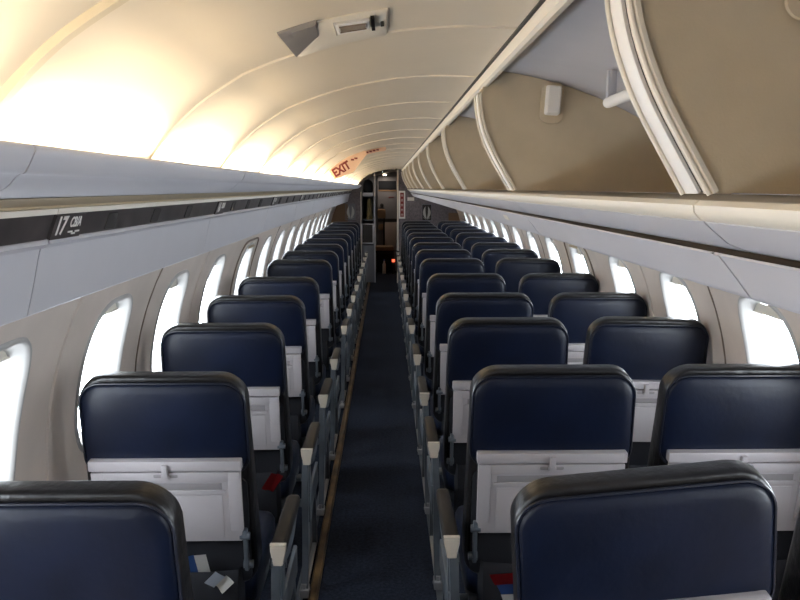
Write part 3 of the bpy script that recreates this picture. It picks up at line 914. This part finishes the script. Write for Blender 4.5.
# a tan head cushion and jump seat in front of the door
root = empty('jump_seat', (-.03, YF-.30, 0))
bm = bmesh.new(); loops = []
for y, i in ((.12, .0), (.10, .0), (.08, .01)): loops.append([(-.05+a, y, 1.08+b) for a, b in rr(.15-2*i, .17-2*i, .03)])
loft(bm, loops); link('head_cushion', bm, 'tan', root)
bm = bmesh.new(); loops = []
for z, i in ((.42, .01), (.43, 0), (.485, 0), (.50, .02)): loops.append([(a, .02+b, z) for a, b in rr(.34-2*i, .30-2*i, .03)])
loft(bm, loops); link('cushion', bm, 'tan', root)
bm = bmesh.new(); box(bm, -.17, .17, -.10, .16, .36, .42, .005); box(bm, -.17, -.15, -.10, .12, .0, .36, .002); box(bm, .15, .17, -.10, .12, 0, .36, .002); box(bm, -.17, .17, .14, .17, 0, .38, .002); box(bm, -.02, .01, .15, .17, .4, 1.1, .004)
link('box_frame', bm, 'dark', root)
tag(root, 'small tan cushioned crew seat standing at the flight deck door', 'crew seat')
bm = bmesh.new(); loops = []
for z, r in ((.0, .028), (.004, .032), (.17, .032), (.20, .018), (.235, .014)): loops.append([(r*math.cos(2*PI*k/16), r*math.sin(2*PI*k/16), z) for k in range(16)])
loft(bm, loops); o = link('bottle', bm, 'white'); o.location = (-.035, YF-.44, 0)
bm = bmesh.new(); cyl(bm, (0, 0, .235), (0, 0, .262), .016, 14); link('cap', bm, 'blue', o)
tag(o, 'white bottle standing on the floor below the crew seat', 'bottle')
bm = bmesh.new(); cyl(bm, (0, 0, 0), (0, -.02, 0), .022, 16); box(bm, -.03, .03, 0, .012, -.025, .025, .003)
o = link('warning_lamp', bm, 'redlamp'); o.location = (.135, YF-.50, .24); tag(o, 'small glowing red lamp low beside the crew seat', 'lamp')
bm = bmesh.new(); box(bm, .0-.03, .03, 0, .02, -.24, .02, .002); o2 = link('lamp_post', bm, 'dark', o)
bm = bmesh.new(); cyl(bm, (-.02, YF-.30, 1.80), (-.02, YF-.30, 1.775), .032, 20); 
tag(link('ceiling_lamp', bm, 'spot'), 'small round lit lamp on the entry ceiling above the door', 'lamp')
L = bpy.data.lights.new('entry_light', 'AREA'); L.shape = 'DISK'; L.size = .06; L.energy = 1.5; L.color = (1, .88, .72)
lo = bpy.data.objects.new('entry_light', L); COL.objects.link(lo); lo.location = (-.02, YF-.30, 1.77)
# galley unit on the left, just beyond the bulkhead
root = empty('galley_unit', (-.40, YE+.06, 0))
bm = bmesh.new()
box(bm, -.012, .008, 0, .9, .0, 1.52, .003)
box(bm, .0, .215, .02, .9, .0, .62, .004); box(bm, .0, .215, .88, .9, .6, 1.60, .002)
box(bm, .195, .213, .0, .9, .0, 1.80, .003)
box(bm, .0, .215, .0, .9, 1.405, 1.42, .002); box(bm, .0, .20, .0, .9, 1.02, 1.035, .002); 
link('cabinet', bm, 'galley', root)
bm = bmesh.new(); box(bm, .212, .226, -.006, .012, 0, 1.80, .003); link('corner_post', bm, 'lilac', root)
bm = bmesh.new(); box(bm, .012, .19, -.002, .01, .66, .96, .003); p = link('screen_panel', bm, 'dark', root)
bm = bmesh.new()
for a in ((.008, .194, .955, .975), (.008, .194, .645, .662)): box(bm, a[0], a[1], -.008, .004, a[2], a[3], .002)
for a in ((.002, .014), (.182, .196)): box(bm, a[0], a[1], -.008, .004, .645, .975, .002)
link('screen_frame', bm, 'lilac', p)
bm = bmesh.new(); box(bm, .02, .19, -.03, .05, 1.425, 1.475, .004); link('upper_tray', bm, 'lilac', root)
tag(root, 'narrow dark grey galley cabinet with framed screen left of the door opening', 'galley cabinet')
bm = bmesh.new(); loops = []
for z, rx, ry in ((1.037, .05, .05), (1.10, .045, .05), (1.22, .035, .04), (1.30, .04, .04), (1.38, .02, .02)):
    loops.append([(-.27+rx*math.cos(2*PI*k/12)*(1+.15*math.sin(3*k)), YE+.16+ry*math.sin(2*PI*k/12), z) for k in range(12)])
loft(bm, loops); tag(link('hanging_bag', bm, 'olive'), 'olive cloth bag standing on the galley shelf', 'bag')
bm = bmesh.new(); loops = []  # black form put in for the dark opening over the galley
for x, s in ((-.37, .5), (-.345, .9), (-.29, 1), (-.235, .8), (-.215, .5)):
    loops.append([(x, YE+.20+.10*s*math.cos(2*PI*k/14), 1.565+.13*s*math.sin(2*PI*k/14)) for k in range(14)])
loft(bm, loops); tag(link('dark_opening_fill', bm, 'cloth'), 'black rounded form standing in for the dark opening above the galley cabinet', 'bag')
bm = bmesh.new(); box(bm, -.385, -.225, YE+.10, YE+.18, .681, .73, .01); tag(link('tissue_box', bm, 'white'), 'white box on the ledge of the galley cabinet', 'box') 

# ------------------------------------------------------------------ world, camera, output look
w = bpy.data.worlds.new('sky'); bpy.context.scene.world = w; w.use_nodes = True
bg = w.node_tree.nodes['Background']; bg.inputs['Color'].default_value = (.88, .94, 1, 1); bg.inputs['Strength'].default_value = 22.0
cam = bpy.data.cameras.new('camera'); cam.sensor_width = 36; cam.lens = 36*800/800; cam.clip_start = .02
co = bpy.data.objects.new('camera', cam); COL.objects.link(co)
co.location = (0, 0, CAMZ)
pitch = math.atan(112/800); yaw = math.atan(14/800)
co.rotation_euler = (PI/2-pitch, 0, -yaw)
sc = bpy.context.scene; sc.camera = co
sc.view_settings.view_transform = 'Standard'; sc.view_settings.look = 'None'
sc.view_settings.exposure = 0; sc.view_settings.gamma = 1
sc.cycles.max_bounces = 10; sc.cycles.diffuse_bounces = 6; sc.cycles.transparent_max_bounces = 8
